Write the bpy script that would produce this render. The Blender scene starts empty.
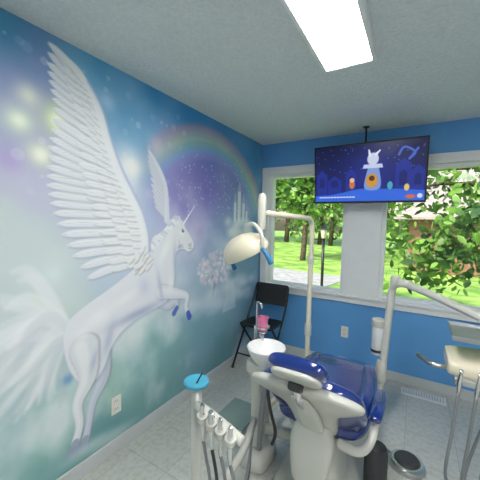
import bpy, bmesh, numpy as np, random
from math import *
from mathutils import Vector, Matrix, noise as mnoise
random.seed(7); rng=np.random.default_rng(7)
XL,YB,H=-1.624,3.18,2.44
XR,YF=1.7,-1.3
# ------------------------------------------------------------ materials
def lin(c): 
    c=np.array(c,dtype=float)
    return np.where(c<=.04045,c/12.92,((c+.055)/1.055)**2.4)
def rgb(r,g,b): return tuple(float(v) for v in lin(np.array([r,g,b])/255.))+(1,)
MATS={}
def mat(name,col,rough=.5,metal=0,var=.04,scale=8,bump=0,bscale=60,coat=0,emit=None,es=1,trans=0,spec=None):
    if name in MATS: return MATS[name]
    m=bpy.data.materials.new(name); m.use_nodes=True; nt=m.node_tree; b=nt.nodes["Principled BSDF"]
    b.inputs["Roughness"].default_value=rough; b.inputs["Metallic"].default_value=metal
    b.inputs["Coat Weight"].default_value=coat; b.inputs["Coat Roughness"].default_value=.06
    if spec is not None: b.inputs["Specular IOR Level"].default_value=spec
    tc=nt.nodes.new("ShaderNodeTexCoord")
    n=nt.nodes.new("ShaderNodeTexNoise"); n.inputs["Scale"].default_value=scale; n.inputs["Detail"].default_value=4
    nt.links.new(tc.outputs["Object"],n.inputs["Vector"])
    r=nt.nodes.new("ShaderNodeValToRGB")
    r.color_ramp.elements[0].position=.3; r.color_ramp.elements[1].position=.7
    r.color_ramp.elements[0].color=tuple(v*(1-var) for v in col[:3])+(1,)
    r.color_ramp.elements[1].color=tuple(min(1,v*(1+var)) for v in col[:3])+(1,)
    nt.links.new(n.outputs["Fac"],r.inputs["Fac"]); nt.links.new(r.outputs["Color"],b.inputs["Base Color"])
    if bump:
        n2=nt.nodes.new("ShaderNodeTexNoise"); n2.inputs["Scale"].default_value=bscale; n2.inputs["Detail"].default_value=3
        bp=nt.nodes.new("ShaderNodeBump"); bp.inputs["Strength"].default_value=bump; bp.inputs["Distance"].default_value=.01
        nt.links.new(tc.outputs["Object"],n2.inputs["Vector"]); nt.links.new(n2.outputs["Fac"],bp.inputs["Height"]); nt.links.new(bp.outputs["Normal"],b.inputs["Normal"])
    if emit: b.inputs["Emission Color"].default_value=emit; b.inputs["Emission Strength"].default_value=es
    MATS[name]=m; return m
def vcmat(name,rough=.45,emit=0):
    m=bpy.data.materials.new(name); m.use_nodes=True; nt=m.node_tree; b=nt.nodes["Principled BSDF"]
    a=nt.nodes.new("ShaderNodeVertexColor"); a.layer_name="paint"
    b.inputs["Roughness"].default_value=rough
    if emit:
        b.inputs["Base Color"].default_value=(.01,.01,.012,1)
        nt.links.new(a.outputs["Color"],b.inputs["Emission Color"]); b.inputs["Emission Strength"].default_value=emit
    else: nt.links.new(a.outputs["Color"],b.inputs["Base Color"])
    return m
WHITE=mat("white_enamel",rgb(206,206,198),.28,coat=.3,var=.02)
CREAM=mat("cream_plastic",rgb(222,215,192),.3,coat=.3,var=.02)
TRIM=mat("white_trim_paint",rgb(235,236,236),.4,var=.02)
BLUEV=mat("blue_vinyl",rgb(14,44,120),.14,coat=1.0,var=.10,scale=5,bump=.22,bscale=7)
NAVY=mat("navy_vinyl",rgb(16,34,105),.3,coat=.5)
CHROME=mat("chrome",(.75,.75,.76,1),.14,1,var=.03)
STEEL=mat("brushed_steel",(.55,.56,.57,1),.32,1,var=.05)
BLACK=mat("black_metal",(.012,.012,.013,1),.38)
DARK=mat("dark_grey_rubber",(.045,.047,.05,1),.6)
GREYH=mat("grey_hose",rgb(135,138,142),.45)
TEAL=mat("teal_plastic",rgb(70,165,195),.4)
PINK=mat("pink_plastic",rgb(222,125,165),.4)
LBLUE=mat("blue_handle_plastic",rgb(45,125,175),.35)
# ------------------------------------------------------------ mesh helpers
def link(o,parent=None):
    bpy.context.collection.objects.link(o)
    if parent: o.parent=parent
    return o
def G(name):
    e=bpy.data.objects.new(name,None); e.empty_display_size=.1; return link(e)
def mk(name,verts,faces,m,parent=None,smooth=True,sub=0,bevel=0,bseg=3):
    me=bpy.data.meshes.new(name); me.from_pydata([tuple(v) for v in verts],[],faces)
    bm=bmesh.new(); bm.from_mesh(me); bmesh.ops.recalc_face_normals(bm,faces=bm.faces)
    if bevel: bmesh.ops.bevel(bm,geom=list(bm.edges),offset=bevel,segments=bseg,affect='EDGES',profile=.5)
    bm.to_mesh(me); bm.free()
    for p in me.polygons: p.use_smooth=smooth
    me.materials.append(m); o=bpy.data.objects.new(name,me)
    if sub:
        s=o.modifiers.new("s","SUBSURF"); s.levels=sub; s.render_levels=sub
    return link(o,parent)
def box(name,c,s,m,parent=None,bevel=0,rot=None,smooth=None):
    vs=[]
    M=rot if rot else Matrix.Identity(3)
    for x in(-1,1):
        for y in(-1,1):
            for z in(-1,1): vs.append(Vector(c)+M@Vector((x*s[0]/2,y*s[1]/2,z*s[2]/2)))
    f=[(0,1,3,2),(4,6,7,5),(0,4,5,1),(2,3,7,6),(0,2,6,4),(1,5,7,3)]
    o=mk(name,vs,f,m,parent,smooth=False,bevel=bevel)
    return o
def spline(pts,n=8,closed=False):
    P=[np.array(p,float) for p in pts]; out=[]
    N=len(P); R=range(N if closed else N-1)
    for i in R:
        if closed: a,b,c,d=P[(i-1)%N],P[i],P[(i+1)%N],P[(i+2)%N]
        else: a,b,c,d=P[max(i-1,0)],P[i],P[i+1],P[min(i+2,N-1)]
        for k in range(n):
            t=k/n; out.append(.5*((2*b)+(-a+c)*t+(2*a-5*b+4*c-d)*t*t+(-a+3*b-3*c+d)*t**3))
    if not closed: out.append(P[-1])
    return out
def tube(name,pts,r,m,parent=None,n=14,k=6,straight=False):
    rs=r if isinstance(r,(list,tuple)) else [r]*len(pts)
    Q=[tuple(p)+(rr,) for p,rr in zip(pts,rs)]
    S=[np.array(q,float) for q in Q] if straight else spline(Q,k)
    C=[Vector(s[:3]) for s in S]; RR=[max(s[3],.0005) for s in S]
    T=[(C[min(i+1,len(C)-1)]-C[max(i-1,0)]).normalized() for i in range(len(C))]
    u=T[0].orthogonal().normalized(); vs=[];fs=[]
    for i,(c,t) in enumerate(zip(C,T)):
        u=(u-t*u.dot(t)).normalized(); v=t.cross(u)
        for j in range(n):
            a=2*pi*j/n; vs.append(c+(u*cos(a)+v*sin(a))*RR[i])
    for i in range(len(C)-1):
        for j in range(n): fs.append((i*n+j,i*n+(j+1)%n,(i+1)*n+(j+1)%n,(i+1)*n+j))
    fs.append(tuple(range(n))[::-1]); fs.append(tuple((len(C)-1)*n+j for j in range(n)))
    return mk(name,vs,fs,m,parent)
def bendpts(pts,r):
    P=[Vector(p) for p in pts]; out=[P[0]]
    for i in range(1,len(P)-1):
        a=(P[i-1]-P[i]); b=(P[i+1]-P[i]); ra=min(r,a.length*.48,b.length*.48)
        a.normalize(); b.normalize(); A=P[i]+a*ra; B=P[i]+b*ra
        for k in range(7):
            t=k/6; out.append(A*(1-t)**2+P[i]*2*t*(1-t)+B*t*t)
    out.append(P[-1]); return out
def pipe(name,pts,r,m,parent=None,bend=.08,n=16): return tube(name,[tuple(p) for p in bendpts(pts,bend)],r,m,parent,n=n,straight=True)
def lathe(name,prof,m,parent=None,c=(0,0,0),n=32,rot=None,sc=(1,1,1)):
    M=rot if rot else Matrix.Identity(3); vs=[];fs=[]
    for (r,z) in prof:
        for j in range(n):
            a=2*pi*j/n; vs.append(Vector(c)+M@Vector((r*cos(a)*sc[0],r*sin(a)*sc[1],z*sc[2])))
    for i in range(len(prof)-1):
        for j in range(n): fs.append((i*n+j,i*n+(j+1)%n,(i+1)*n+(j+1)%n,(i+1)*n+j))
    if prof[0][0]>1e-4: fs.append(tuple(range(n))[::-1])
    if prof[-1][0]>1e-4: fs.append(tuple((len(prof)-1)*n+j for j in range(n)))
    o=mk(name,vs,fs,m,parent)
    bm=bmesh.new(); bm.from_mesh(o.data); bmesh.ops.remove_doubles(bm,verts=bm.verts,dist=1e-5); bmesh.ops.recalc_face_normals(bm,faces=bm.faces); bm.to_mesh(o.data); bm.free()
    md=o.modifiers.new("e","EDGE_SPLIT"); md.split_angle=radians(40)
    return o
def loft(name,secs,m,parent=None,n=24,e=4,k=4,axis_w=(1,0,0)):
    Q=[tuple(c)+tuple(v)+(a,b) for c,v,a,b in secs]
    S=spline(Q,k); vs=[];fs=[]; W=Vector(axis_w)
    def ring(c,v,a,b):
        for j in range(n):
            t=2*pi*j/n; cs,sn=cos(t),sin(t)
            vs.append(c+W*a*abs(cs)**(2/e)*(1 if cs>=0 else -1)+v*b*abs(sn)**(2/e)*(1 if sn>=0 else -1))
    for s in S: ring(Vector(s[:3]),Vector(s[3:6]).normalized(),s[6],s[7])
    L=len(S)
    for i in range(L-1):
        for j in range(n): fs.append((i*n+j,i*n+(j+1)%n,(i+1)*n+(j+1)%n,(i+1)*n+j))
    for i,rev in((0,1),(L-1,0)):
        cc=len(vs); cen=sum((vs[i*n+j] for j in range(n)),Vector())/n; vs.append(cen)
        for j in range(n): fs.append((cc,i*n+j,i*n+(j+1)%n))
    return mk(name,vs,fs,m,parent,smooth=True,sub=1)
# ------------------------------------------------------------ painter
class Canvas:
    def __init__(s,y0,y1,z0,z1,d):
        s.nx=int(round((y1-y0)/d))+1; s.nz=int(round((z1-z0)/d))+1
        s.y=np.linspace(y0,y1,s.nx); s.z=np.linspace(z0,z1,s.nz); s.y0,s.z0=y0,z0
        s.dy=s.y[1]-s.y[0]; s.dz=s.z[1]-s.z[0]
        s.Y,s.Z=np.meshgrid(s.y,s.z); s.im=np.ones((s.nz,s.nx,3))*.8
    def win(s,a,b,c,d):
        i0=max(0,int((a-s.y0)/s.dy)-1); i1=min(s.nx,int((b-s.y0)/s.dy)+3)
        j0=max(0,int((c-s.z0)/s.dz)-1); j1=min(s.nz,int((d-s.z0)/s.dz)+3)
        return slice(j0,max(j1,j0)),slice(i0,max(i1,i0))
    def put(s,w,m,col):
        m=m[...,None]; s.im[w]=s.im[w]*(1-m)+np.array(col)/255.*m
    def blob(s,y,z,ry,rz,col,a=1,ang=0,mask=None,hard=0):
        R=3*max(ry,rz); w=s.win(y-R,y+R,z-R,z+R)
        u=s.Y[w]-y; v=s.Z[w]-z; c,q=cos(ang),sin(ang); uu=(u*c+v*q)/ry; vv=(-u*q+v*c)/rz
        d=uu*uu+vv*vv
        m=a*(np.exp(-d) if not hard else np.clip((1-np.sqrt(d))*hard+.5,0,1))
        if mask is not None: m=m*mask[w]
        s.put(w,m,col)
    def strokem(s,pts,soft=.006):
        P=np.array(pts,float); R=P[:,2].max()+soft*2
        w=s.win(P[:,0].min()-R,P[:,0].max()+R,P[:,1].min()-R,P[:,1].max()+R)
        Y,Z=s.Y[w],s.Z[w]; best=np.full(Y.shape,-1e9)
        for a,b in zip(P[:-1],P[1:]):
            dx,dz=b[0]-a[0],b[1]-a[1]; L=dx*dx+dz*dz+1e-12
            t=np.clip(((Y-a[0])*dx+(Z-a[1])*dz)/L,0,1)
            d=np.hypot(Y-a[0]-t*dx,Z-a[1]-t*dz); best=np.maximum(best,a[2]+(b[2]-a[2])*t-d)
        return w,np.clip(best/soft+.5,0,1)
    def stroke(s,pts,col,a=1,soft=.006,sp=5):
        if sp: pts=spline(pts,sp)
        w,m=s.strokem(pts,soft); s.put(w,m*a,col); return w,m
    def polym(s,pts,soft=.006):
        P=np.array(pts,float); R=soft*2
        w=s.win(P[:,0].min()-R,P[:,0].max()+R,P[:,1].min()-R,P[:,1].max()+R)
        Y,Z=s.Y[w],s.Z[w]; ins=np.zeros(Y.shape,bool); dist=np.full(Y.shape,1e9)
        for a,b in zip(P,np.roll(P,-1,0)):
            c=((a[1]>Z)!=(b[1]>Z)); 
            if abs(b[1]-a[1])>1e-9: ins^=c&(Y<(b[0]-a[0])*(Z-a[1])/(b[1]-a[1])+a[0])
            dx,dz=b[0]-a[0],b[1]-a[1]; L=dx*dx+dz*dz+1e-12
            t=np.clip(((Y-a[0])*dx+(Z-a[1])*dz)/L,0,1); dist=np.minimum(dist,np.hypot(Y-a[0]-t*dx,Z-a[1]-t*dz))
        return w,np.clip(np.where(ins,dist,-dist)/soft+.5,0,1)
    def poly(s,pts,col,a=1,soft=.006,sp=0):
        if sp: pts=spline(pts,sp,True)
        w,m=s.polym(pts,soft); s.put(w,m*a,col); full=np.zeros(s.Y.shape); full[w]=m; return full
    def mesh(s,name,fn,m,parent=None):
        X=np.array([fn(0,0),fn(1,0),fn(0,1)],float); o=X[0]; a=X[1]-o; b=X[2]-o
        co=(o+s.Y[...,None]*a+s.Z[...,None]*b).reshape(-1,3)
        me=bpy.data.meshes.new(name); nv=len(co); nq=(s.nx-1)*(s.nz-1)
        idx=np.arange(nv).reshape(s.nz,s.nx)
        q=np.stack([idx[:-1,:-1],idx[:-1,1:],idx[1:,1:],idx[1:,:-1]],-1).reshape(-1)
        me.vertices.add(nv); me.vertices.foreach_set("co",co.ravel().astype(np.float32))
        me.loops.add(nq*4); me.loops.foreach_set("vertex_index",q.astype(np.int32))
        me.polygons.add(nq); me.polygons.foreach_set("loop_start",np.arange(0,nq*4,4,dtype=np.int32))
        me.update(); me.validate()
        ca=me.color_attributes.new("paint","FLOAT_COLOR","POINT")
        c=np.ones((nv,4),np.float32); c[:,:3]=lin(np.clip(s.im.reshape(-1,3),0,1)); ca.data.foreach_set("color",c.ravel())
        me.materials.append(m); return link(bpy.data.objects.new(name,me),parent)
def cloud(shape,cells,seed,octs=4):
    g=np.random.default_rng(seed); out=np.zeros(shape); amp=1;tot=0
    for o in range(octs):
        ny,nx=[int(c*2**o)+2 for c in cells]; a=g.random((ny,nx))
        yy=np.linspace(0,ny-1.001,shape[0]); xx=np.linspace(0,nx-1.001,shape[1])
        i=yy.astype(int); j=xx.astype(int); fy=yy-i; fx=xx-j; fy=fy*fy*(3-2*fy); fx=fx*fx*(3-2*fx)
        A=a[np.ix_(i,j)];B=a[np.ix_(i,j+1)];C=a[np.ix_(i+1,j)];D=a[np.ix_(i+1,j+1)]
        out+=amp*((A*(1-fx)+B*fx)*(1-fy)[:,None]+(C*(1-fx)+D*fx)*fy[:,None]); tot+=amp; amp*=.5
    return out/tot
# ============================================================ MURAL
C=Canvas(-.8,YB,0,H,.005)
ctrl=[(-.5,2.2,(110,180,215)),(-.5,1.3,(190,212,218)),(-.5,.4,(140,180,182)),
(.57,2.40,(60,140,175)),(.59,2.21,(105,150,200)),(.70,2.1,(150,145,205)),(.66,1.97,(150,150,205)),(.75,1.83,(195,190,228)),(.66,1.60,(205,205,228)),
(.57,1.37,(212,224,224)),(.73,1.10,(220,232,230)),(.73,.68,(185,216,212)),(.55,.52,(120,172,178)),(.82,.41,(150,196,188)),
(1.13,.16,(110,158,165)),(1.46,.19,(122,168,168)),(1.45,.57,(140,188,188)),(1.20,.45,(170,208,198)),(2.03,.54,(130,175,190)),(2.5,.3,(120,160,172)),(3.0,.4,(105,145,170)),
(2.52,.71,(145,180,200)),(2.9,.9,(105,150,185)),(2.5,1.23,(140,172,212)),(2.01,1.53,(180,172,222)),(1.87,1.77,(155,150,210)),(2.1,1.85,(118,120,200)),
(2.87,2.1,(75,145,200)),(3.1,1.5,(90,145,190)),(3.1,2.35,(75,145,195)),(1.99,2.4,(55,142,205)),(2.4,2.38,(65,145,205)),(1.45,2.14,(125,185,228)),(1.07,2.4,(65,155,208)),(1.4,2.4,(52,145,210)),(.8,2.42,(60,145,185)),
(1.28,1.87,(215,225,243)),(1.6,1.97,(170,195,235)),(1.13,1.45,(205,220,236)),(1.8,1.1,(195,212,228)),(1.5,1.3,(205,206,232)),(2.2,.9,(180,202,218)),(1.0,2.2,(130,185,225)),(1.2,.75,(185,214,214)),(1.75,1.6,(198,198,232))]
num=np.zeros(C.im.shape); den=np.zeros(C.Y.shape)
n1=cloud(C.Y.shape,(4,7),1); n2=cloud(C.Y.shape,(4,7),2)
Yw=C.Y+(n1-.5)*.5; Zw=C.Z+(n2-.5)*.5
for y,z,c in ctrl:
    w=1/(((Yw-y)**2+(Zw-z)**2)+.012)**1.7; num+=w[...,None]*np.array(c)/255; den+=w
C.im=num/den[...,None]
n3=cloud(C.Y.shape,(5,9),5,5)
cl=np.clip((n3-.47)*3.8,0,1)*np.clip(1.45-C.Z/1.8,0.10,1); C.im=C.im*(1-cl[...,None]*.78)+np.array([.95,.97,.98])*cl[...,None]*.78
cl=np.clip((.46-n3)*3,0,1)*np.clip(1.1-C.Z,0,1); C.im=C.im*(1-cl[...,None]*.55)+np.array([.34,.57,.57])*cl[...,None]*.55
# bokeh glows
for y,z,r,c,a in [(.85,2.03,.10,(205,235,170),.9),(.84,2.02,.055,(250,255,215),1),(.84,2.02,.03,(255,255,250),1),(.75,1.83,.07,(235,245,215),.9),(.75,1.83,.035,(255,255,248),.9),(.66,1.97,.08,(222,242,212),.85),(.66,1.97,.035,(250,255,240),.9),(.70,2.10,.055,(240,245,228),.85),
  (1.28,1.87,.11,(250,252,255),.95),(1.30,1.86,.05,(255,255,255),.9),(1.12,2.22,.05,(200,225,248),.6),(.92,2.3,.06,(130,210,225),.6),(.62,1.78,.05,(190,160,225),.5),(1.0,1.93,.05,(200,180,235),.5),(1.5,2.05,.06,(230,235,250),.6),
  (.6,2.35,.09,(50,150,190),.5),(.86,.62,.03,(50,120,200),.8),(.84,.9,.03,(60,140,220),.7),(.80,1.22,.05,(230,245,250),.5),(1.45,1.7,.05,(245,240,255),.6),(1.0,1.65,.08,(240,240,252),.6),(.95,2.12,.04,(230,240,250),.6)]:
    C.blob(y,z,r,r,c,a)
for _ in range(60):
    y=rng.uniform(.4,1.8); z=rng.uniform(1.5,2.4); r=rng.uniform(.008,.03); C.blob(y,z,r,r,(240,244,252),rng.uniform(.1,.35),hard=4)
# rainbow arc
cy,cz=2.18,1.32; ry,rz=.98,.93
rr=np.sqrt(((C.Y-cy)/ry)**2+((C.Z-cz)/rz)**2)
inn=np.clip((1-rr)*6,0,1)*np.clip((C.Z-1.5)*2.5,0,1); C.im=C.im*(1-inn[...,None]*.5)+np.array([.50,.44,.74])*inn[...,None]*.5
for k,c in enumerate([(235,150,175),(243,195,165),(238,232,170),(170,218,185),(140,195,232),(165,155,222)]):
    m=np.exp(-((rr-(1.08-.05*k))/.036)**2)*.48*np.clip((C.Z-1.45)*2.2,0,1)*np.clip((C.Y-1.3)*2.2,0,1)
    C.im=C.im*(1-m[...,None])+np.array(c)/255*m[...,None]
for _ in range(120):
    y=rng.uniform(1.7,2.9); z=rng.uniform(1.55,2.1); C.blob(y,z,.006,.006,(255,255,255),rng.uniform(.3,.9))
# castle on a cloud
for y,z,w,h in [(2.58,1.60,.045,.20),(2.66,1.60,.06,.32),(2.75,1.60,.05,.20),(2.82,1.58,.04,.14)]:
    C.poly([(y-w/2,z-.08),(y+w/2,z-.08),(y+w/2,z+h-.08),(y-w/2,z+h-.08)],(232,236,246),.9)
    C.poly([(y-w*.7,z+h-.08),(y+w*.7,z+h-.08),(y,z+h+.03)],(165,180,220),.9)
for _ in range(34): C.blob(rng.uniform(2.45,2.95),rng.uniform(1.38,1.54),.06,.04,(240,244,250),.5)
# blossom tree and waterfall
C.stroke([(2.22,.82,.02),(2.24,.93,.014),(2.20,1.02,.008)],(120,115,135),.8)
C.stroke([(2.24,.92,.012),(2.33,1.02,.006)],(120,115,135),.8)
for _ in range(260):
    a=rng.uniform(0,2*pi); q=rng.uniform(0,1)**.5; C.blob(2.27+.28*q*cos(a),1.07+.16*q*sin(a),.020,.018,[(244,242,250),(215,215,228),(230,215,235),(190,200,218)][rng.integers(4)],.7,hard=2)
for k in range(8): C.stroke([(2.42+.02*k,1.0,.008),(2.45+.02*k,.8,.010),(2.4+.03*k,.62,.018)],(225,238,245),.45,.01)
for _ in range(60): C.blob(rng.uniform(1.75,3.0),rng.uniform(.66,.92),.09,.045,(228,238,244),.30)
for _ in range(26): C.blob(rng.uniform(2.45,3.1),rng.uniform(.95,1.3),.06,.05,(95,140,165),.30)
# ---- unicorn
cm=lambda s:[tuple(float(v)/100 for v in t.split(',')) for t in s.split()]
def feather(root,tip,w,bend,base):
    r=np.array(root);t=np.array(tip);d=t-r;L=np.hypot(*d);nrm=np.array([-d[1],d[0]])/L
    P=[(r[0],r[1],w*.55)]
    for f,ww in((.35,1.),(.7,.95),(.9,.7),(1,.18)):
        q=r+d*f+nrm*bend*L*4*f*(1-f)*.5; P.append((q[0],q[1],w*ww))
    S=spline(P,3)
    C.stroke([(p[0]+.006,p[1]-.008,p[2]*1.12) for p in S],tuple(np.array(base)*.74),.5,.010,0)
    C.stroke(S,base,.96,.006,0)
    C.stroke([(p[0]-.001,p[1]+.003,p[2]*.45) for p in S],tuple(np.minimum(np.array(base)*1.08,255)),.6,.012,0)
    C.stroke([(p[0],p[1],.0016) for p in S],tuple(np.array(base)*.82),.6,.004,0)
def interp(L,n):
    L=np.array(L); t=np.linspace(0,len(L)-1,n); i=np.minimum(t.astype(int),len(L)-2); f=(t-i)[:,None]; return L[i]*(1-f)+L[i+1]*f
# tail
for k in range(26):
    o=rng.normal(0,.035,2); y=rng.uniform(-.02,.02)
    C.stroke([(.88,.90+y,.018),(.76+o[0],.98+o[1],.03),(.64+o[0]*2,.93+o[1]*3,.03),(.54+o[0]*3,.84+o[1]*4,.012)],[(240,244,248),(215,222,230),(252,253,255)][k%3],.45,.02)
    C.stroke([(.87,.87+y,.014),(.78+o[0],.84+o[1],.025),(.66+o[0]*2,.74+o[1]*3,.024),(.54+o[0]*3,.66+o[1]*4,.01)],[(240,244,248),(205,216,224),(252,253,255)][k%3],.42,.02)
    C.stroke([(.87,.86+y,.012),(.79+o[0]*.6,.78+o[1],.02),(.73+o[0],.66+o[1],.018),(.68+o[0]*2,.56+o[1],.008)],[(238,243,246),(200,214,222),(252,253,255)][k%3],.38,.02)
# far wing
T=interp(cm("143,200 143,193 145,186 146,177 148,169 150,162"),11); Rr=interp(cm("157,181 158,176 159,170 160,164 160,158 160,154"),11)
for t,r in list(zip(T,Rr))[::-1]: feather(r,t,.018,-.10,(224,227,242))
C.stroke([(1.44,2.0,.005),(1.53,1.90,.012),(1.60,1.76,.018),(1.615,1.52,.028)],(232,234,246),.95,.012)
def leg(P,col,hoof,hc=(120,130,190)):
    C.stroke([(p[0]+.008,p[1]-.004,p[2]*1.12) for p in P],tuple(np.array(col)*.70),.5,.014)
    C.stroke(P,col,1,.008); C.stroke([(p[0]-p[2]*.25,p[1]+p[2]*.15,p[2]*.45) for p in P],tuple(np.minimum(np.array(col)*1.1,255)),.55,.02)
    C.stroke(hoof,hc,.9,.008,0)
leg([(1.04,.74,.085),(1.08,.55,.046),(1.01,.41,.026),(.985,.29,.021),(.965,.21,.024)],(208,214,228),[(.965,.205,.024),(.945,.165,.031)],(160,170,195))
leg([(1.50,.95,.05),(1.63,.86,.034),(1.72,.875,.024),(1.73,.82,.019)],(212,217,232),[(1.73,.815,.02),(1.70,.78,.024)],(90,110,195))
body=cm("143,129 153,140 163,148 171,152 179,149 185,143 191,136 193,130 187,126 179,129 172,127 170,118 170,108 168,97 160,89 145,86 132,83 120,77 113,69 109,60 103,54 95,55 88,66 85,78 85,88 89,96 99,102 110,107 122,113 135,121")
C.poly([(y+.01,z-.014) for y,z in body],(130,150,185),.35,.03,5)
B=C.poly(body,(238,240,247),1,.007,5)
leg([(.965,.76,.085),(.985,.59,.055),(.92,.45,.031),(.93,.32,.023),(.905,.225,.025)],(234,237,244),[(.905,.22,.025),(.89,.175,.033)],(160,170,195))
leg([(1.56,.98,.055),(1.74,.93,.040),(1.85,.885,.028),(1.84,.80,.021),(1.865,.745,.022)],(236,239,248),[(1.865,.74,.022),(1.885,.70,.028)],(70,90,195))
for y,z,a,b,an,col,al in [(1.35,.87,.20,.03,.15,(165,175,208),.7),(1.12,.76,.03,.10,-.3,(172,182,212),.5),(1.05,.92,.09,.05,.4,(252,253,255),.8),(1.66,1.02,.03,.09,0,(252,253,255),.7),(1.55,1.02,.02,.12,.2,(185,192,220),.6),
  (1.70,1.22,.018,.10,0,(180,188,218),.6),(1.60,1.30,.03,.12,-.5,(250,252,255),.8),(1.76,1.31,.03,.014,.3,(172,180,212),.8),(1.78,1.42,.03,.02,-.6,(254,254,255),.8),(1.88,1.31,.022,.014,-.6,(175,178,205),.7),(1.25,1.00,.12,.03,.35,(252,253,255),.6),(1.40,1.05,.05,.06,0,(205,210,232),.5),(.95,.85,.05,.05,0,(252,253,255),.6),(1.02,.66,.02,.07,-.3,(178,186,212),.5)]:
    C.blob(y,z,a,b,col,al,an,mask=B)
# head details
C.stroke([(1.700,1.49,.014),(1.71,1.56,.004)],(235,238,248),1,.004); C.stroke([(1.703,1.50,.006),(1.71,1.54,.002)],(190,170,200),.8,.004)
C.stroke([(1.735,1.50,.013),(1.755,1.555,.003)],(240,242,250),1,.004)
C.stroke([(1.80,1.495,.010),(1.94,1.65,.002)],(244,246,252),1,.003,0)
for k in range(6): f=k/6; y=1.80+.14*f; z=1.495+.155*f; C.stroke([(y-.006*(1-f),z+.006*(1-f),.001),(y+.006*(1-f),z+.0,.001)],(160,165,200),.8,.003,0)
C.blob(1.792,1.432,.012,.009,(35,30,55),1,-.4,hard=3); C.blob(1.795,1.436,.003,.003,(255,255,255),1,hard=3)
C.stroke([(1.775,1.445,.002),(1.795,1.448,.003),(1.81,1.43,.001)],(110,110,150),.8,.004)
C.blob(1.893,1.325,.006,.005,(80,75,110),.9,hard=3); C.stroke([(1.87,1.285,.0015),(1.905,1.287,.0015)],(110,105,140),.8,.003,0)
C.stroke([(1.75,1.36,.003),(1.755,1.32,.003),(1.80,1.30,.003)],(165,170,205),.6,.008)
# mane
for k in range(46):
    f=k/45; sy=1.755-.34*f+rng.normal(0,.008); sz=1.525-.27*f+rng.normal(0,.008); L=rng.uniform(.07,.13)
    C.stroke([(sy,sz,.006),(sy-L*.45,sz+.012+rng.normal(0,.01),.011),(sy-L,sz-.05+rng.normal(0,.015),.003)],[(244,246,252),(212,217,235),(252,253,255)][k%3],.8,.008)
C.stroke([(1.76,1.52,.008),(1.80,1.49,.008),(1.80,1.455,.002)],(245,247,252),.9,.006)
# near wing
tips=cm("80,239 79,228 80,219 82,210 81,198 79,188 78,177 78,167 80,157 84,145 90,132 99,117")
lead=cm("98,228 106,216 112,199 119,183 128,168 136,155 141,138 142,122")
N=25; T=interp(tips,N); Rr=interp(cm("104,219 108,212 112,200 116,185 119,176 123,167 128,154 134,138 136,125"),N)
for i in range(N-1,-1,-1): feather(Rr[i],T[i],.028,-.10 if i<8 else -.05,(232,236,246))
for fr,w,col,n in((.62,.024,(238,241,249),24),(.40,.022,(242,244,250),26),(.22,.020,(246,248,253),28)):
    T2=interp(tips,n); R2=interp(lead,n)
    for i in range(n-1,-1,-1):
        t=R2[i]*(1-fr)+T2[i]*fr+rng.normal(0,.006,2); feather(R2[i],t,w,-.08,col)
C.stroke([(.80,2.385,.006),(.88,2.355,.012),(.98,2.28,.018),(1.06,2.16,.024),(1.12,1.99,.028),(1.19,1.83,.032),(1.28,1.68,.034),(1.36,1.55,.036),(1.41,1.38,.038),(1.40,1.22,.045)],(246,248,253),.95,.016)
C.stroke([(1.0,2.285,.004),(1.09,2.16,.005),(1.15,1.99,.006),(1.225,1.83,.007),(1.32,1.68,.008),(1.395,1.55,.008),(1.445,1.38,.010),(1.44,1.22,.012)],(175,185,220),.7,.014)
for k in range(40):
    p=np.array([1.40,1.24])+rng.normal(0,.035,2); feather(p,p+np.array([-.05,-.035])+rng.normal(0,.01,2),.012,-.05,(246,248,252))
for _ in range(20): C.blob(rng.uniform(.8,1.3),rng.uniform(.02,.16),.10,.03,(215,230,226),.22)
MUR=vcmat("unicorn_mural_print",.38)
mural=C.mesh("unicorn_mural",lambda u,v:(XL,u,v),MUR)
# ============================================================ ROOM
def quad(name,vs,m): return mk(name,vs,[(0,1,2,3)],m,smooth=False)
WALLB=mat("blue_wall_paint",rgb(98,164,224),.5,var=.02,bump=.05,bscale=220)
WALLO=mat("offwhite_wall_paint",rgb(222,228,232),.6,var=.02)
box("wall_left",(XL-.053,(YF+YB)/2,H/2),(.1,YB-YF,H),WALLO)
box("wall_right",(XR+.05,(YF+YB)/2,H/2),(.1,YB-YF,H),WALLO)
box("wall_front",((XL+XR)/2,YF-.05,H/2),(XR-XL+.2,.1,H),WALLO)
W1=(-1.54,-.63,.77,2.09); W2=(-.31,.78,.77,2.09)
bm=bmesh.new()
def bx(bm,x0,x1,y0,y1,z0,z1):
    r=bmesh.ops.create_cube(bm,size=1); 
    for v in r['verts']: v.co=Vector(((x0+x1)/2+v.co.x*(x1-x0),(y0+y1)/2+v.co.y*(y1-y0),(z0+z1)/2+v.co.z*(z1-z0)))
def fin(bm,name,m,parent=None,bev=0):
    if bev: bmesh.ops.bevel(bm,geom=list(bm.edges),offset=bev,segments=2,affect='EDGES')
    me=bpy.data.meshes.new(name); bm.to_mesh(me); bm.free(); me.materials.append(m); return link(bpy.data.objects.new(name,me),parent)
bx(bm,XL-.1,XR+.1,YB,YB+.14,0,W1[2]); bx(bm,XL-.1,XR+.1,YB,YB+.14,W1[3],H)
bx(bm,XL-.1,W1[0],YB,YB+.14,W1[2],W1[3]); bx(bm,W1[1],W2[0],YB,YB+.14,W1[2],W1[3]); bx(bm,W2[1],XR+.1,YB,YB+.14,W1[2],W1[3])
fin(bm,"wall_back",WALLB)
PANE=bpy.data.materials.new("window_glass"); PANE.use_nodes=True; nt=PANE.node_tree; nt.nodes.clear()
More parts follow.
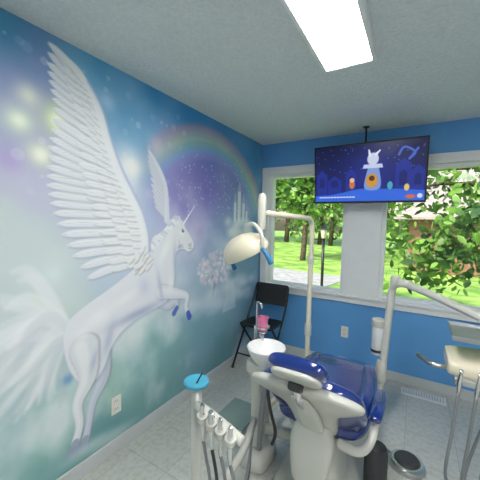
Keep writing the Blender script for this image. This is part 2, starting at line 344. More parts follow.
t_=nt.nodes.new("ShaderNodeBsdfTransparent"); g_=nt.nodes.new("ShaderNodeBsdfGlossy"); g_.inputs["Roughness"].default_value=.02; mx=nt.nodes.new("ShaderNodeMixShader"); mx.inputs[0].default_value=.03
oo=nt.nodes.new("ShaderNodeOutputMaterial"); nt.links.new(t_.outputs[0],mx.inputs[1]); nt.links.new(g_.outputs[0],mx.inputs[2]); nt.links.new(mx.outputs[0],oo.inputs[0])
for k,(x0,x1,z0,z1) in enumerate((W1,W2)):
    g=G("window_%d"%(k+1)); f=.045; bm=bmesh.new()
    bx(bm,x0,x0+f,YB+.03,YB+.12,z0,z1); bx(bm,x1-f,x1,YB+.03,YB+.12,z0,z1); bx(bm,x0+f,x1-f,YB+.03,YB+.12,z0,z0+f); bx(bm,x0+f,x1-f,YB+.03,YB+.12,z1-f,z1)
    fin(bm,"sash_frame",TRIM,g,.004)
    quad("glass_pane",[(x0+f,YB+.08,z0+f),(x1-f,YB+.08,z0+f),(x1-f,YB+.08,z1-f),(x0+f,YB+.08,z1-f)],PANE).parent=g
bm=bmesh.new(); e=YB-.022
bx(bm,XL+.01,W1[0]+.01,e,YB+.03,.72,2.15); bx(bm,W1[1]-.01,W2[0]+.01,e,YB+.03,.72,2.15); bx(bm,W2[1]-.01,W2[1]+.09,e,YB+.03,.72,2.15)
bx(bm,XL+.01,W2[1]+.09,e-.004,YB+.03,2.08,2.165); bx(bm,XL+.01,W2[1]+.10,e-.03,YB+.03,.765,.79); bx(bm,XL+.01,W2[1]+.09,e-.004,YB+.02,.705,.765)
fin(bm,"trim_1",TRIM,None,.004)
m=mat("textured_ceiling",rgb(222,227,228),.8,var=.06,scale=60,bump=.9,bscale=48)
box("ceiling",((XL+XR)/2,(YF+YB)/2,H+.05),(XR-XL+.2,YB-YF+.2,.1),m)
# floor tiles
m=bpy.data.materials.new("vinyl_tile_floor"); m.use_nodes=True; nt=m.node_tree; b=nt.nodes["Principled BSDF"]; b.inputs["Roughness"].default_value=.22
tc=nt.nodes.new("ShaderNodeTexCoord"); br=nt.nodes.new("ShaderNodeTexBrick"); br.offset=0; br.inputs["Scale"].default_value=1
br.inputs["Brick Width"].default_value=.305; br.inputs["Row Height"].default_value=.305; br.inputs["Mortar Size"].default_value=.0015
br.inputs["Color1"].default_value=rgb(206,207,200); br.inputs["Color2"].default_value=rgb(198,200,193); br.inputs["Mortar"].default_value=rgb(165,166,160)
vo=nt.nodes.new("ShaderNodeTexNoise"); vo.inputs["Scale"].default_value=30; vo.inputs["Detail"].default_value=5
rp=nt.nodes.new("ShaderNodeValToRGB"); rp.color_ramp.elements[0].position=.38; rp.color_ramp.elements[0].color=(.80,.81,.80,1); rp.color_ramp.elements[1].position=.55; rp.color_ramp.elements[1].color=(1,1,1,1)
mm=nt.nodes.new("ShaderNodeMix"); mm.data_type='RGBA'; mm.blend_type='MULTIPLY'; mm.inputs[0].default_value=.65
nt.links.new(tc.outputs["Object"],br.inputs["Vector"]); nt.links.new(tc.outputs["Object"],vo.inputs["Vector"]); nt.links.new(vo.outputs["Fac"],rp.inputs["Fac"])
nt.links.new(br.outputs["Color"],mm.inputs[6]); nt.links.new(rp.outputs["Color"],mm.inputs[7]); nt.links.new(mm.outputs[2],b.inputs["Base Color"])
box("floor",((XL+XR)/2,(YF+YB)/2,-.05),(XR-XL+.2,YB-YF+.2,.1),m)
BB=mat("baseboard_paint",rgb(205,208,208),.45,var=.02)
box("baseboard_left",(XL+.012,(YF+YB)/2,.045),(.016,YB-YF,.09),BB,bevel=.003)
box("baseboard_back",((XL+XR)/2,YB-.008,.045),(XR-XL,.016,.09),BB,bevel=.003)
PAN=mat("led_diffuser",(1,1,1,1),.5,var=0,emit=(1,.98,.94,1),es=25)
def led(name,x0,x1,y0,y1):
    g=G(name); bm=bmesh.new(); w=.02
    bx(bm,x0,x0+w,y0,y1,H-.05,H); bx(bm,x1-w,x1,y0,y1,H-.05,H); bx(bm,x0+w,x1-w,y0,y0+w,H-.05,H); bx(bm,x0+w,x1-w,y1-w,y1,H-.05,H)
    fin(bm,"panel_frame",TRIM,g,.002); box("panel_diffuser",((x0+x1)/2,(y0+y1)/2,H-.030),(x1-x0-2*w,y1-y0-2*w,.03),PAN,g)
led("ceiling_light_panel",-.508,-.228,.53,1.75); led("unseen_fill_panel",.55,.88,-.6,.62)  # second panel lies out of view, added as fill light for the room
def outlet(name,c,nx):
    g=G(name); pm=mat("outlet_plastic",rgb(232,230,222),.35); ax=(.006,.072,.116) if nx=='x' else (.072,.006,.116)
    box("cover_plate",c,ax,pm,g,bevel=.002)
    for dz in(-.026,.026):
        p=(c[0]+(.004 if nx=='x' else 0),c[1]-(.004 if nx=='y' else 0),c[2]+dz)
        box("socket_face",p,(.004,.034,.030) if nx=='x' else (.034,.004,.030),pm,g,bevel=.001)
        for d in(-.007,.007):
            q=(p[0]+(.0022 if nx=='x' else d),p[1]+(d if nx=='x' else -.0022),p[2]+.003)
            box("socket_slot",q,(.001,.003,.010) if nx=='x' else (.003,.001,.010),BLACK,g)
outlet("wall_outlet",(XL+.004,1.17,.31),'x'); outlet("wall_outlet.001",(-.60,YB-.004,.385),'y')
g=G("floor_vent"); box("vent_frame",(.12,3.02,.006),(.34,.11,.012),TRIM,g,bevel=.002)
for i in range(16): box("vent_slat",(-.03+i*.02,3.02,.013),(.006,.085,.003),STEEL,g)
# ============================================================ TV
g=G("wall_television"); cx,cy,cz=-.425,2.90,1.99; TW,TH=.955,.545
Rt=Matrix.Rotation(radians(7),3,'X')
def tvp(x,y,z): return Vector((cx,cy,cz))+Rt@Vector((x,y,z))
box("tv_housing",tvp(0,.03,0),(TW,.045,TH),BLACK,g,bevel=.006,rot=Rt)
box("tv_rear_bulge",tvp(0,.075,-.03),(TW*.6,.05,TH*.55),BLACK,g,bevel=.01,rot=Rt)
S=Canvas(-.465,.465,-.255,.255,.003)
S.im[:]=np.array([14,20,105])/255; gz=np.clip((S.Z+.26)/.52,0,1)[...,None]; S.im=S.im*(1-.45*gz)
S.blob(0.05,0,.25,.25,(28,48,160),.7)
for _ in range(40): S.blob(rng.uniform(-.45,.45),rng.uniform(.0,.24),.004,.004,(150,170,240),.8)
for x,w,h in [(-.40,.10,.20),(-.28,.13,.14),(-.13,.09,.20),(.30,.12,.26),(.41,.10,.20)]:
    S.poly([(x-w/2,-.2),(x+w/2,-.2),(x+w/2,-.2+h),(x,-.2+h+.05),(x-w/2,-.2+h)],(24,48,160),.8,.004)
    S.poly([(x-w*.25,-.12),(x+w*.25,-.12),(x+w*.25,-.12+h*.4),(x,-.12+h*.5),(x-w*.25,-.12+h*.4)],(14,24,105),.9,.004)
S.stroke([(.26,.14,.009),(.30,.20,.009),(.38,.15,.009),(.34,.10,.009),(.4,.18,.009)],(70,110,215),.9,.004)
S.poly([(-.465,-.255),(.465,-.255),(.465,-.17),(.25,-.15),(-.05,-.14),(-.30,-.19),(-.465,-.20)],(50,105,225),1,.006)
S.poly([(-.01,-.14),(.12,-.14),(.11,.02),(.09,.05),(.03,.05),(.01,.02)],(130,155,215),1,.004,4)
S.poly([(-.03,.04),(.14,.04),(.13,.075),(-.02,.075)],(200,210,240),1,.004)
S.blob(.055,.12,.048,.055,(205,212,235),1,hard=6); S.stroke([(.03,.15,.012),(.02,.20,.006)],(225,232,245),1,.004); S.stroke([(.08,.16,.012),(.11,.19,.006)],(225,232,245),1,.004)
S.blob(.05,-.07,.048,.06,(215,150,50),1,hard=6); S.blob(.05,-.05,.024,.024,(90,50,35),1,hard=6)
S.blob(-.12,-.10,.025,.04,(200,120,70),1,hard=6); S.blob(-.12,-.06,.022,.022,(235,190,150),1,hard=6); S.blob(.20,-.12,.022,.035,(70,170,190),1,hard=6); S.blob(.33,-.14,.02,.03,(225,200,110),1,hard=6)
for x in np.arange(-.42,-.1,.028): S.stroke([(x,-.215,.006),(x+.015,-.215,.006)],(225,232,250),.9,.003,0)
S.blob(.36,-.22,.04,.018,(225,110,60),.9,hard=5); S.blob(.43,-.215,.02,.02,(235,235,240),.9,hard=5)
sc=S.mesh("tv_screen",lambda u,v:tuple(tvp(u,.0065,v)),vcmat("tv_screen_image",.25,.9),g)
pipe("ceiling_pole",[(cx-.03,3.0,2.05),(cx-.03,3.0,H-.01)],.009,BLACK,g); lathe("ceiling_flange",[(.03,0),(.03,.006),(.015,.010)],BLACK,g,(cx-.03,3.0,H-.011))
box("mount_plate",(cx-.03,2.99,2.02),(.24,.02,.22),BLACK,g,bevel=.004)
# ============================================================ DENTAL CHAIR
dc=G("dental_chair"); CX=-.41
bv=(0,-.84,-.54)
def spn(f,off=0):
    y=1.56-.30*f-.03*sin(f*pi)*-1; z=.46+.36*f
    return (CX,y+bv[1]*off,z+bv[2]*off)
loft("backrest_cushion",[(spn(f,0),bv,w,t) for f,w,t in((0,.19,.03),(.08,.225,.045),(.3,.255,.05),(.6,.255,.048),(.8,.235,.042),(.9,.19,.034),(.94,.12,.02))],BLUEV,dc,e=3.2)
loft("backrest_shell",[(spn(f,.05),bv,w,t) for f,w,t in((-.05,.10,.02),(.05,.115,.03),(.3,.125,.035),(.52,.15,.036),(.68,.215,.036),(.82,.262,.034),(.92,.262,.032),(1.0,.20,.026),(1.04,.11,.014))],WHITE,dc,e=3.0)
loft("shell_rib",[(spn(f,.093),bv,w,t) for f,w,t in((-.05,.045,.01),(.1,.06,.02),(.5,.06,.02),(.85,.045,.012),(.95,.03,.006))],WHITE,dc,e=3)
hv=Vector((0,-.66,-.75)).normalized()
def hd(f,off=0): return (CX-.005,1.20-.10*(f-.5)+hv.y*off,.890+.085*(f-.5)+hv.z*off)
loft("headrest_cushion",[(hd(f),hv,w,t) for f,w,t in((0,.085,.015),(.12,.122,.030),(.5,.135,.040),(.88,.122,.034),(1,.08,.015))],BLUEV,dc,e=2.8)
loft("headrest_back_plate",[(hd(f,.042),hv,w,t) for f,w,t in((.0,.07,.008),(.15,.105,.016),(.5,.115,.02),(.85,.095,.016),(.98,.05,.006))],WHITE,dc,e=3)
tube("headrest_bar",[spn(.62,.085),spn(.9,.09),hd(.3,.055)],[.02,.02,.016],CHROME,dc)
lathe("headrest_knob",[(.0,-.03),(.02,-.03),(.024,-.02),(.024,.02),(.02,.03),(0,.03)],DARK,dc,hd(.2,.07),rot=Matrix.Rotation(pi/2,3,'Y'))
uz=(0,0,1)
loft("seat_cushion",[((CX,1.50,.455),uz,.20,.035),((CX,1.58,.46),uz,.245,.05),((CX,1.75,.47),uz,.262,.055),((CX,1.95,.485),(0,-.05,1),.255,.055),((CX,2.10,.50),(0,.1,1),.235,.05),((CX,2.25,.475),(0,.3,1),.215,.045),((CX,2.40,.41),(0,.45,1),.20,.04),((CX,2.47,.375),(0,.5,1),.17,.02)],BLUEV,dc,e=3.2)
for s in(-1,1): loft("seat_side_bolster",[((CX+s*.21,1.60,.50),uz,.02,.015),((CX+s*.215,1.70,.515),uz,.045,.028),((CX+s*.205,1.95,.53),uz,.045,.028),((CX+s*.18,2.12,.54),uz,.04,.022),((CX+s*.17,2.20,.525),uz,.02,.01)],BLUEV,dc,e=2.4)
loft("seat_under_shell",[((CX,1.52,.385),uz,.14,.02),((CX,1.60,.39),uz,.19,.035),((CX,1.85,.395),uz,.20,.04),((CX,2.10,.41),uz,.18,.035),((CX,2.22,.41),uz,.12,.02)],WHITE,dc,e=3.5)
loft("lift_housing",[((CX,1.66,.06),(0,1,0),.13,.17),((CX,1.68,.15),(0,1,0),.12,.15),((CX,1.72,.28),(0,1,0),.10,.11),((CX,1.75,.38),(0,1,0),.10,.12)],WHITE,dc,e=4)
loft("base_plate",[((CX,1.32,.03),uz,.16,.025),((CX,1.42,.03),uz,.22,.03),((CX,1.75,.035),uz,.24,.035),((CX,2.15,.03),uz,.20,.03),((CX,2.25,.028),uz,.13,.022)],WHITE,dc,e=4)
loft("back_pivot_cover",[((CX,1.40,.20),(0,1,0),.08,.03),((CX,1.42,.30),(0,1,0),.10,.05),((CX,1.45,.42),(0,1,0),.11,.05),((CX,1.47,.49),(0,1,0),.08,.03)],WHITE,dc,e=3.5)
tube("armrest_bracket",[(CX+.12,1.50,.40),(CX+.22,1.48,.41),(CX+.27,1.52,.46),(CX+.285,1.60,.55)],[.026,.024,.02,.018],WHITE,dc)
loft("armrest_pad",[((CX+.285,1.52,.565),uz,.02,.012),((CX+.285,1.56,.57),uz,.030,.018),((CX+.285,1.68,.575),uz,.032,.018),((CX+.28,1.80,.565),uz,.026,.016),((CX+.28,1.83,.565),uz,.015,.008)],BLUEV,dc,e=3)
lathe("hydraulic_motor",[(.0,.0),(.055,.0),(.06,.02),(.06,.20),(.05,.24),(.03,.25),(0,.25)],DARK,dc,(-.13,1.72,.066))
# foot control
fc=G("foot_control_pedal"); 
lathe("pedal_base",[(0,0),(.10,0),(.105,.012),(.10,.028),(.085,.034),(0,.034)],STEEL,fc,(.02,2.07,0))
lathe("pedal_disc",[(0,0),(.068,0),(.074,.01),(.066,.02),(0,.026)],DARK,fc,(.02,2.07,.034))
lathe("pedal_rim_ring",[(.074,0),(.088,0),(.088,.008),(.074,.008)],CHROME,fc,(.02,2.07,.034))
tube("pedal_cable",[(-.06,2.10,.015),(-.10,2.14,.012),(-.14,2.12,.015),(-.155,2.05,.015)],.008,GREYH,fc)
# ============================================================ CUSPIDOR
cu=G("dental_cuspidor"); 
loft("column_body",[((-.80,1.63,.10),(0,1,0),.042,.06),((-.80,1.63,.2),(0,1,0),.045,.065),((-.80,1.62,.45),(0,1,0),.045,.065),((-.79,1.60,.57),(0,1,0),.050,.075),((-.78,1.59,.63),(0,1,0),.070,.11),((-.78,1.59,.69),(0,1,0),.07,.11)],WHITE,cu,e=4)
loft("column_base",[((-.80,1.62,.0),(0,1,0),.09,.13),((-.80,1.62,.06),(0,1,0),.09,.13),((-.80,1.62,.10),(0,1,0),.06,.09)],WHITE,cu,e=4)
lathe("bowl",[(0,.012),(.03,.014),(.075,.035),(.100,.075),(.106,.078),(.112,.072),(.105,.045),(.08,.0),(.05,-.03),(.04,-.05),(0,-.05)],TRIM,cu,(-.715,1.51,.725),n=40)
lathe("drain_strainer",[(0,.003),(.02,.002),(.022,0)],CHROME,cu,(-.715,1.51,.741))
tube("bowl_rinse_spout",[(-.81,1.60,.69),(-.81,1.60,.80),(-.79,1.58,.825),(-.76,1.555,.81)],.006,CHROME,cu)
tube("cup_filler_spout",[(-.86,1.66,.66),(-.86,1.66,.97),(-.855,1.65,1.0),(-.835,1.64,1.01),(-.815,1.63,1.0),(-.81,1.63,.975)],.0065,CHROME,cu)
lathe("cup_holder_ring",[(.034,0),(.046,0),(.046,.01),(.034,.01)],CHROME,cu,(-.805,1.635,.855)); pipe("cup_holder_post",[(-.85,1.62,.66),(-.85,1.62,.86),(-.83,1.628,.86)],.007,CHROME,cu,.01)
lathe("cup_rest",[(0,0),(.03,0),(.03,.008),(0,.008)],CHROME,cu,(-.805,1.635,.825)); pipe("cup_rest_stem",[(-.805,1.635,.67),(-.805,1.635,.826)],.012,WHITE,cu)
cp=lathe("plastic_cup",[(0,0),(.026,0),(.036,.085),(.038,.085),(.038,.088),(.034,.088),(.024,.006),(0,.006)],PINK,None,(-.805,1.635,.834))
pipe("link_arm_to_chair",[(-.76,1.62,.22),(-.55,1.68,.20)],.035,WHITE,cu)
tube("drain_hose",[(-.715,1.51,.68),(-.715,1.50,.55),(-.74,1.52,.35),(-.77,1.56,.12)],.016,GREYH,cu)
tube("supply_hose",[(-.74,1.56,.66),(-.69,1.52,.45),(-.66,1.55,.28),(-.70,1.60,.15)],.010,DARK,cu)
# utility plate
ub=mat("green_grey_enamel",rgb(135,155,148),.12,coat=.6)
g=G("floor_utility_box"); box("box_lid",(-1.10,1.86,.055),(.25,.30,.014),ub,g,bevel=.004); box("box_body",(-1.10,1.86,.024),(.23,.28,.048),TRIM,g,bevel=.003)
tube("floor_hose",[(-.98,1.84,.03),(-.94,1.80,.02),(-.90,1.76,.02)],.014,GREYH,g)
# ============================================================ LIGHT POST
lp=G("dental_operatory_light")
pipe("light_post",[(-.79,1.70,.30),(-.76,2.0,.30),(-.705,2.25,.32),(-.71,2.28,1.555),(-.79,1.60,1.575)],.019,CREAM,lp,bend=.09)
lathe("post_collar",[(.024,0),(.027,.01),(.027,.09),(.024,.10)],WHITE,lp,(-.708,2.262,.62)); lathe("post_collar_2",[(.022,0),(.025,.01),(.025,.05),(.022,.06)],WHITE,lp,(-.71,2.272,1.2))
lathe("arm_joint",[(0,-.10),(.018,-.10),(.024,-.08),(.026,.0),(.026,.08),(.020,.11),(0,.12)],WHITE,lp,(-.795,1.565,1.575))
pipe("drop_arm",[(-.795,1.565,1.49),(-.795,1.55,1.44),(-.80,1.53,1.40)],.014,WHITE,lp,.03)
hc=Vector((-.855,1.47,1.36)); Rh=Matrix.Rotation(radians(-25),3,'Z')@Matrix.Rotation(radians(26),3,'X')@Matrix.Rotation(radians(-14),3,'Y')
def hp(x,y,z): return tuple(hc+Rh@Vector((x,y,z)))
tube("yoke",[hp(.185,0,-.02),hp(.19,.03,.05),hp(.12,.06,.11),hp(.03,.07,.115)],.011,WHITE,lp)
prof=[(0,.088),(.04,.086),(.085,.073),(.125,.046),(.146,.012),(.152,-.018),(.149,-.032),(.142,-.032),(.132,-.012),(.11,.012),(.06,.03),(0,.036)]
lathe("reflector_shell",prof,CREAM,lp,tuple(hc),n=40,rot=Rh,sc=(1.18,.82,1))
lathe("lamp_lens",[(0,-.004),(.10,-.01),(.136,-.026)],mat("frosted_lens",rgb(215,228,232),.15,coat=.5),lp,tuple(hc),n=36,rot=Rh,sc=(1.18,.82,1))
lathe("bulb_guard",[(0,-.05),(.028,-.05),(.034,-.04),(.034,-.01),(0,-.01)],LBLUE,lp,tuple(hc),n=20,rot=Rh)
for s in(1,-1):
    tube("light_handle",[hp(.17*s,0,-.02),hp(.205*s,-.01,-.05),hp(.215*s,-.015,-.11)],[.010,.012,.016],LBLUE,lp)
# ============================================================ ASSISTANT ARM
aa=G("assistant_instrument_arm")
pipe("support_post",[(-.80,1.545,.30),(-.74,1.30,.28),(-.715,.885,.28),(-.712,.875,.875)],.021,WHITE,aa,bend=.06)
lathe("top_cup_disc",[(0,0),(.046,0),(.050,.006),(.050,.014),(.046,.018),(.03,.016),(.0,.014)],TEAL,aa,(-.712,.874,.875))
tube("disc_pin",[(-.70,.86,.89),(-.685,.875,.93)],.003,BLACK,aa)
a=Vector((-.70,.865,.80)); b_=Vector((-.475,.835,.765))
tube("holder_bar",[tuple(a),tuple(a.lerp(b_,.3)),tuple(a.lerp(b_,.7)),tuple(b_)],[.018,.021,.021,.017],WHITE,aa)
for i,f in enumerate((.22,.42,.62,.82)):
    c=a.lerp(b_,f)+Vector((.006,-.030,0)); Ri=Matrix.Rotation(radians(14),3,'X')@Matrix.Rotation(radians(8),3,'Y')
    lathe("holder_ring_%d"%i,[(.013,-.012),(.020,-.012),(.020,.012),(.013,.012)],WHITE,aa,tuple(c),rot=Ri,n=20)
    pr=[(0,-.12),(.006,-.12),(.009,-.10),(.011,-.03),(.012,.01),(.009,.03),(.009,.055),(.006,.065),(0,.066)] if i!=1 else [(0,-.12),(.008,-.12),(.011,-.06),(.013,.01),(.013,.035),(.010,.04),(.010,.06),(0,.062)]
    lathe("instrument_%d"%i,pr,CHROME,aa,tuple(c),rot=Ri,n=18)
    s=c+Ri@Vector((0,0,-.12))
    tube("hose_%d"%i,[tuple(s),(s.x+.01,s.y+.02,s.z-.12),(s.x-.01-.02*i,s.y+.12,.30-.03*i),(-.66,1.2,.20+.02*i),(-.74,1.40,.26),(-.79,1.53,.30)],.0065,GREYH if i!=1 else DARK,aa,n=10)
# ============================================================ DELIVERY UNIT
du=G("dental_delivery_unit")
pipe("delivery_post",[(-.24,2.30,.12),(-.20,2.36,.14),(-.175,2.40,.36),(-.135,2.45,1.085),(-.02,2.33,1.115)],.026,WHITE,du,bend=.07)
lathe("post_foot",[(0,0),(.07,0),(.075,.01),(.06,.05),(.035,.14),(0,.15)],WHITE,du,(-.235,2.31,0))
lathe("post_socket",[(.03,0),(.038,.015),(.038,.14),(.03,.16)],WHITE,du,(-.178,2.395,.34))
lathe("arm_elbow",[(0,-.04),(.030,-.04),(.036,-.025),(.036,.025),(.030,.04),(0,.04)],WHITE,du,(-.115,2.43,1.105))
tube("flex_arm",[(-.10,2.42,1.11),(.10,2.20,1.085),(.36,1.92,1.03)],[.026,.024,.022],WHITE,du)
lathe("head_pivot",[(0,-.12),(.03,-.12),(.036,-.1),(.036,.03),(.025,.045),(0,.045)],WHITE,du,(.38,1.90,1.0))
hx,hy,hz=.37,1.80,.845
loft("control_head",[((hx-.21,hy,hz+.005),(0,0,1),.10,.02),((hx-.19,hy,hz),(0,0,1),.135,.042),((hx,hy,hz),(0,0,1),.15,.05),((hx+.18,hy,hz),(0,0,1),.14,.045),((hx+.21,hy,hz),(0,0,1),.11,.02)],CREAM,du,e=4,axis_w=(0,1,0))
box("instrument_tray",(hx-.02,hy+.02,.985),(.36,.26,.012),STEEL,du,bevel=.004); bm=bmesh.new()
x0,x1,y0,y1=hx-.20,hx+.16,hy-.11,hy+.15
bx(bm,x0,x1,y0,y0+.006,.985,1.003); bx(bm,x0,x1,y1-.006,y1,.985,1.003); bx(bm,x0,x0+.006,y0+.006,y1-.006,.985,1.003); bx(bm,x1-.006,x1,y0+.006,y1-.006,.985,1.003)
fin(bm,"tray_rim",STEEL,du)
pipe("tray_stem",[(hx,hy+.02,.89),(hx,hy+.02,.98)],.014,STEEL,du)
pipe("pull_handle",[(hx-.19,hy-.05,hz-.02),(hx-.27,hy-.07,hz-.02),(hx-.33,hy+.02,hz-.02)],.012,STEEL,du,.03)
box("instrument_bar",(hx-.02,hy-.165,hz-.03),(.34,.03,.03),STEEL,du,bevel=.006)
for i in range(5):
    c=Vector((hx-.17+.065*i,hy-.19,hz-.02)); Ri=Matrix.Rotation(radians(22),3,'X')
    lathe("handpiece_%d"%i,[(0,-.07),(.007,-.07),(.010,-.05),(.010,.0),(.008,.03),(.006,.055),(.008,.065),(0,.07)],CHROME,du,tuple(c),rot=Ri,n=16)
    s=c+Ri@Vector((0,0,-.07)); k=.03*i
    tube("delivery_hose_%d"%i,[tuple(s),(s.x-.01,s.y+.02,s.z-.20),(s.x-.02,s.y+.06,.30-k),(s.x+.05,s.y+.16,.16+k*.5),(s.x+.10,s.y+.24,.34),(hx+.02+.02*i,hy+.02,hz-.05)],.0075,GREYH,du,n=10)
lathe("bottle_cap",[(0,0),(.046,0),(.05,.012),(.05,.05),(.044,.056),(0,.056)],WHITE,du,(-.215,2.44,.745)); lathe("water_bottle",[(0,0),(.040,0),(.045,.012),(.045,.20),(.04,.215),(0,.215)],mat("frosted_bottle",rgb(222,226,226),.25),du,(-.215,2.44,.53))
lathe("bottle_band",[(.046,0),(.0475,0),(.0475,.02),(.046,.02)],DARK,du,(-.215,2.44,.55)); pipe("bottle_bracket",[(-.215,2.44,.775),(-.15,2.435,.775)],.012,DARK,du)
# ============================================================ FOLDING CHAIR
fo=G("folding_chair"); fx=-1.37; w=.205
for s in(-1,1):
    x=fx+s*w
    pipe("long_leg",[(x,2.52,.012),(x,2.93,.62),(x-s*.01,3.00,.80)],.011,BLACK,fo,.1)
    pipe("short_leg",[(x-s*.022,3.02,.012),(x-s*.022,2.64,.43)],.010,BLACK,fo)
    lathe("foot_cap",[(0,0),(.014,0),(.014,.025),(0,.025)],DARK,fo,(x,2.522,0),n=12); lathe("foot_cap_rear",[(0,0),(.014,0),(.014,.025),(0,.025)],DARK,fo,(x-s*.022,3.02,0),n=12)
pipe("front_brace",[(fx-w,2.60,.13),(fx+w,2.60,.13)],.008,BLACK,fo); pipe("rear_brace",[(fx-w+.022,2.94,.10),(fx+w-.022,2.94,.10)],.008,BLACK,fo)
pipe("top_rail",[(fx-w+.01,3.0,.79),(fx-w+.02,3.005,.82),(fx+w-.02,3.005,.82),(fx+w-.01,3.0,.79)],.011,BLACK,fo,.02)
loft("seat_pad",[((fx,2.60,.445),uz,.17,.01),((fx,2.63,.45),uz,.195,.018),((fx,2.80,.445),uz,.195,.018),((fx,2.92,.44),uz,.18,.016),((fx,2.95,.44),uz,.15,.008)],BLACK,fo,e=4)
loft("back_pad",[((fx,2.965,.60),(0,1,-.3),.18,.006),((fx,2.975,.62),(0,1,-.3),.195,.010),((fx,2.995,.71),(0,1,-.3),.195,.012),((fx,3.0,.79),(0,1,-.3),.195,.010),((fx,3.0,.81),(0,1,-.3),.18,.006)],BLACK,fo,e=5)
# ============================================================ OUTSIDE
def noisemat(name,c1,c2,scale,rough=.8,c3=None):
    m=bpy.data.materials.new(name); m.use_nodes=True; nt=m.node_tree; b=nt.nodes["Principled BSDF"]; b.inputs["Roughness"].default_value=rough
    tc=nt.nodes.new("ShaderNodeTexCoord"); n=nt.nodes.new("ShaderNodeTexNoise"); n.inputs["Scale"].default_value=scale; n.inputs["Detail"].default_value=6
    r=nt.nodes.new("ShaderNodeValToRGB"); r.color_ramp.elements[0].position=.38; r.color_ramp.elements[1].position=.62; r.color_ramp.elements[0].color=c1; r.color_ramp.elements[1].color=c2
    nt.links.new(tc.outputs["Object"],n.inputs["Vector"]); nt.links.new(n.outputs["Fac"],r.inputs["Fac"]); nt.links.new(r.outputs["Color"],b.inputs["Base Color"]); return m
quad("lawn",[(-60,YB+.2,-.5),(40,YB+.2,-.5),(40,70,-.5),(-60,70,-.5)],noisemat("grass",rgb(105,150,60),rgb(165,205,95),1.5))
quad("driveway",[(-30,10.5,-.48),(-2.5,9.0,-.48),(-2.0,11.5,-.48),(-30,15.5,-.48)],noisemat("asphalt",rgb(150,152,152),rgb(180,180,178),4))
LEAF=noisemat("leaf_green",rgb(40,85,28),rgb(130,180,65),2.2,.5); LEAFD=noisemat("foliage_green",rgb(35,75,28),rgb(135,180,75),1.3,.7); BARK=noisemat("bark",rgb(60,48,38),rgb(95,80,65),8)
def leaves(name,centers,n,size,m,parent):
    V=[];F=[]
    for _ in range(n):
        c=centers[rng.integers(len(centers))]; p=np.array(c[:3])+rng.normal(0,1,3)*c[3]*.5
        d=rng.normal(0,1,3); d/=np.linalg.norm(d); e_=np.cross(d,rng.normal(0,1,3)); e_/=np.linalg.norm(e_); s=size*rng.uniform(.6,1.3)
        q=[p-d*s,p-d*s*.3+e_*s*.5,p+d*s*.4+e_*s*.4,p+d*s,p+d*s*.4-e_*s*.4,p-d*s*.3-e_*s*.5]; i=len(V); V+=[tuple(x) for x in q]; F.append(tuple(range(i,i+6)))
    me=bpy.data.meshes.new(name); me.from_pydata(V,[],F); me.materials.append(m); return link(bpy.data.objects.new(name,me),parent)
g=G("woodland_trees"); cs=[]
for i in range(46):
    x=-38+i*1.5+rng.normal(0,.6); y=29+rng.normal(0,1.5); 
    tube("trunk_%d"%i,[(x,y,-.5),(x+.2,y,4),(x,y,9)],[.22,.18,.1],BARK,g,n=8,k=2)
    for _ in range(9): cs.append((x+rng.normal(0,1.2),y+rng.normal(0,.8),rng.uniform(.8,13),1.5))
leaves("foliage",cs,34000,.34,LEAFD,g)
g=G("garden_shrubs"); cs=[(x,18.9+rng.normal(0,.3),-.1,.8) for x in np.arange(-16,-9,.7)]
leaves("foliage",cs,3500,.16,LEAFD,g)
g=G("birch_tree"); tube("trunk",[(-5.3,15.5,-.5),(-5.2,15.5,2),(-5.4,15.5,6)],[.16,.13,.08],BARK,g,n=10); cs=[(-5.3+rng.normal(0,.9),15.5+rng.normal(0,.6),rng.uniform(2.6,6),1.0) for _ in range(30)]
leaves("leaves",cs,3500,.16,LEAF,g)
g=G("maple_tree"); 
tube("trunk",[(2.2,7.2,-.5),(2.1,7.1,1.5),(1.7,6.8,3.5),(1.2,6.5,5)],[.22,.18,.13,.07],BARK,g)
br_=[[(2.1,7.1,1.6),(1.3,6.4,2.1),(.3,5.7,2.2),(-.5,5.4,1.9)],[(1.9,7.0,2.6),(.9,6.2,2.9),(-.3,5.8,3.0),(-1.6,5.9,2.8)],[(2.1,7.1,1.2),(1.2,6.1,1.3),(.5,5.5,1.25),(-.1,5.2,1.0)],[(2.1,7.1,2.0),(1.4,5.9,1.8),(.8,5.1,1.5),(.4,4.8,1.2)],[(1.9,7,2.8),(.6,6.6,3.4),(-1.2,6.4,3.3),(-2.4,6.6,2.9)]]
cs=[]
for i,b in enumerate(br_):
    tube("branch_%d"%i,b,[.06,.04,.025,.01],BARK,g,n=8)
    for p in spline(b,4)[3:]: cs+= [(p[0]+rng.normal(0,.12),p[1]+rng.normal(0,.12),p[2]+rng.normal(0,.12)-.05,.45)]
leaves("leaves",cs,3300,.078,LEAF,g)
g=G("garden_lamp_post"); lx,ly=-1.95,7.2
pipe("lamp_pole",[(lx,ly,-.5),(lx,ly,1.15)],.035,BLACK,g); lathe("lamp_base",[(.09,0),(.09,.05),(.05,.10),(.04,.2)],BLACK,g,(lx,ly,-.5))
lathe("lantern_glass",[(.05,0),(.085,.20),(.0,.21)],mat("lantern_glass",rgb(225,222,205),.2),g,(lx,ly,1.17),n=6); lathe("lantern_cap",[(.11,0),(.06,.07),(.015,.10),(.0,.13)],BLACK,g,(lx,ly,1.38),n=6); lathe("lantern_foot",[(.06,-.02),(.06,.0),(0,.005)],BLACK,g,(lx,ly,1.165),n=6)
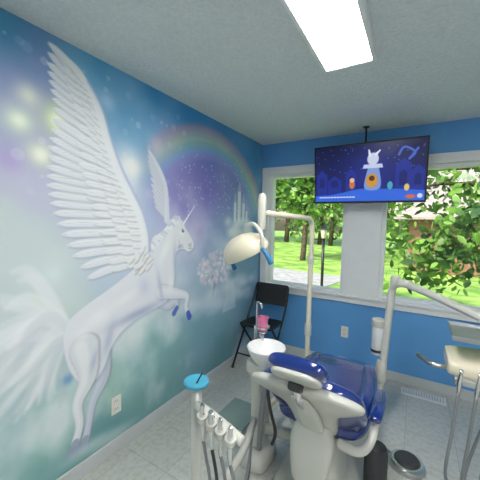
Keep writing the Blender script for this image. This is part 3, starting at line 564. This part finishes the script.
g=G("neighbour_house"); BR=noisemat("brown_brick",rgb(125,88,72),rgb(150,112,92),12); RF=noisemat("grey_shingle",rgb(150,140,135),rgb(175,165,160),9)
box("brick_body",(5.2,18.0,.9),(11,6,2.8),BR,g)
mk("roof",[(-.9,14.4,1.9),(11.3,14.4,1.9),(11.3,18,4.3),(-.9,18,4.3),(-.9,21.6,1.9),(11.3,21.6,1.9),(-.9,14.4,1.8),(11.3,14.4,1.8)],[(0,1,2,3),(3,2,5,4),(0,3,4),(1,5,2),(6,7,1,0)],RF,g,smooth=False)
for x in(3.2,6.6): box("house_pane_frame",(x,14.98,.8),(1.1,.06,1.0),TRIM,g); box("house_pane_glass",(x,14.94,.8),(.95,.05,.85),mat("dark_glass",(.05,.07,.08,1),.1),g)
# ============================================================ LIGHT / WORLD / CAMERA
w=bpy.data.worlds.new("w"); bpy.context.scene.world=w; w.use_nodes=True; nt=w.node_tree; bg=nt.nodes["Background"]
sk=nt.nodes.new("ShaderNodeTexSky"); sk.sky_type='NISHITA'; sk.sun_disc=False; sk.sun_elevation=radians(48); sk.sun_rotation=radians(200); sk.air_density=1.5; sk.dust_density=3
nt.links.new(sk.outputs[0],bg.inputs[0]); bg.inputs[1].default_value=.30
L=bpy.data.lights.new("sun","SUN"); L.energy=4.6; L.angle=radians(1.5); L.color=(1,.95,.85); o=link(bpy.data.objects.new("sun",L)); o.rotation_euler=(radians(42),0,radians(-25))
bpy.context.scene.view_settings.view_transform='Standard'
cam=bpy.data.cameras.new("camera"); cam.sensor_width=36; cam.lens=292.647/480*36; cam.clip_start=.05; cam.clip_end=300
yaw,pitch,roll=radians(31.1),radians(3.5),radians(1.3)
f=Vector((-sin(yaw)*cos(pitch),cos(yaw)*cos(pitch),-sin(pitch))); r0=Vector((cos(yaw),sin(yaw),0)); u0=r0.cross(f)
r=r0*cos(roll)+u0*sin(roll); u=r.cross(f)
co=link(bpy.data.objects.new("camera",cam)); co.matrix_world=Matrix(((r.x,u.x,-f.x,0),(r.y,u.y,-f.y,0),(r.z,u.z,-f.z,1.517),(0,0,0,1)))
bpy.context.scene.camera=co
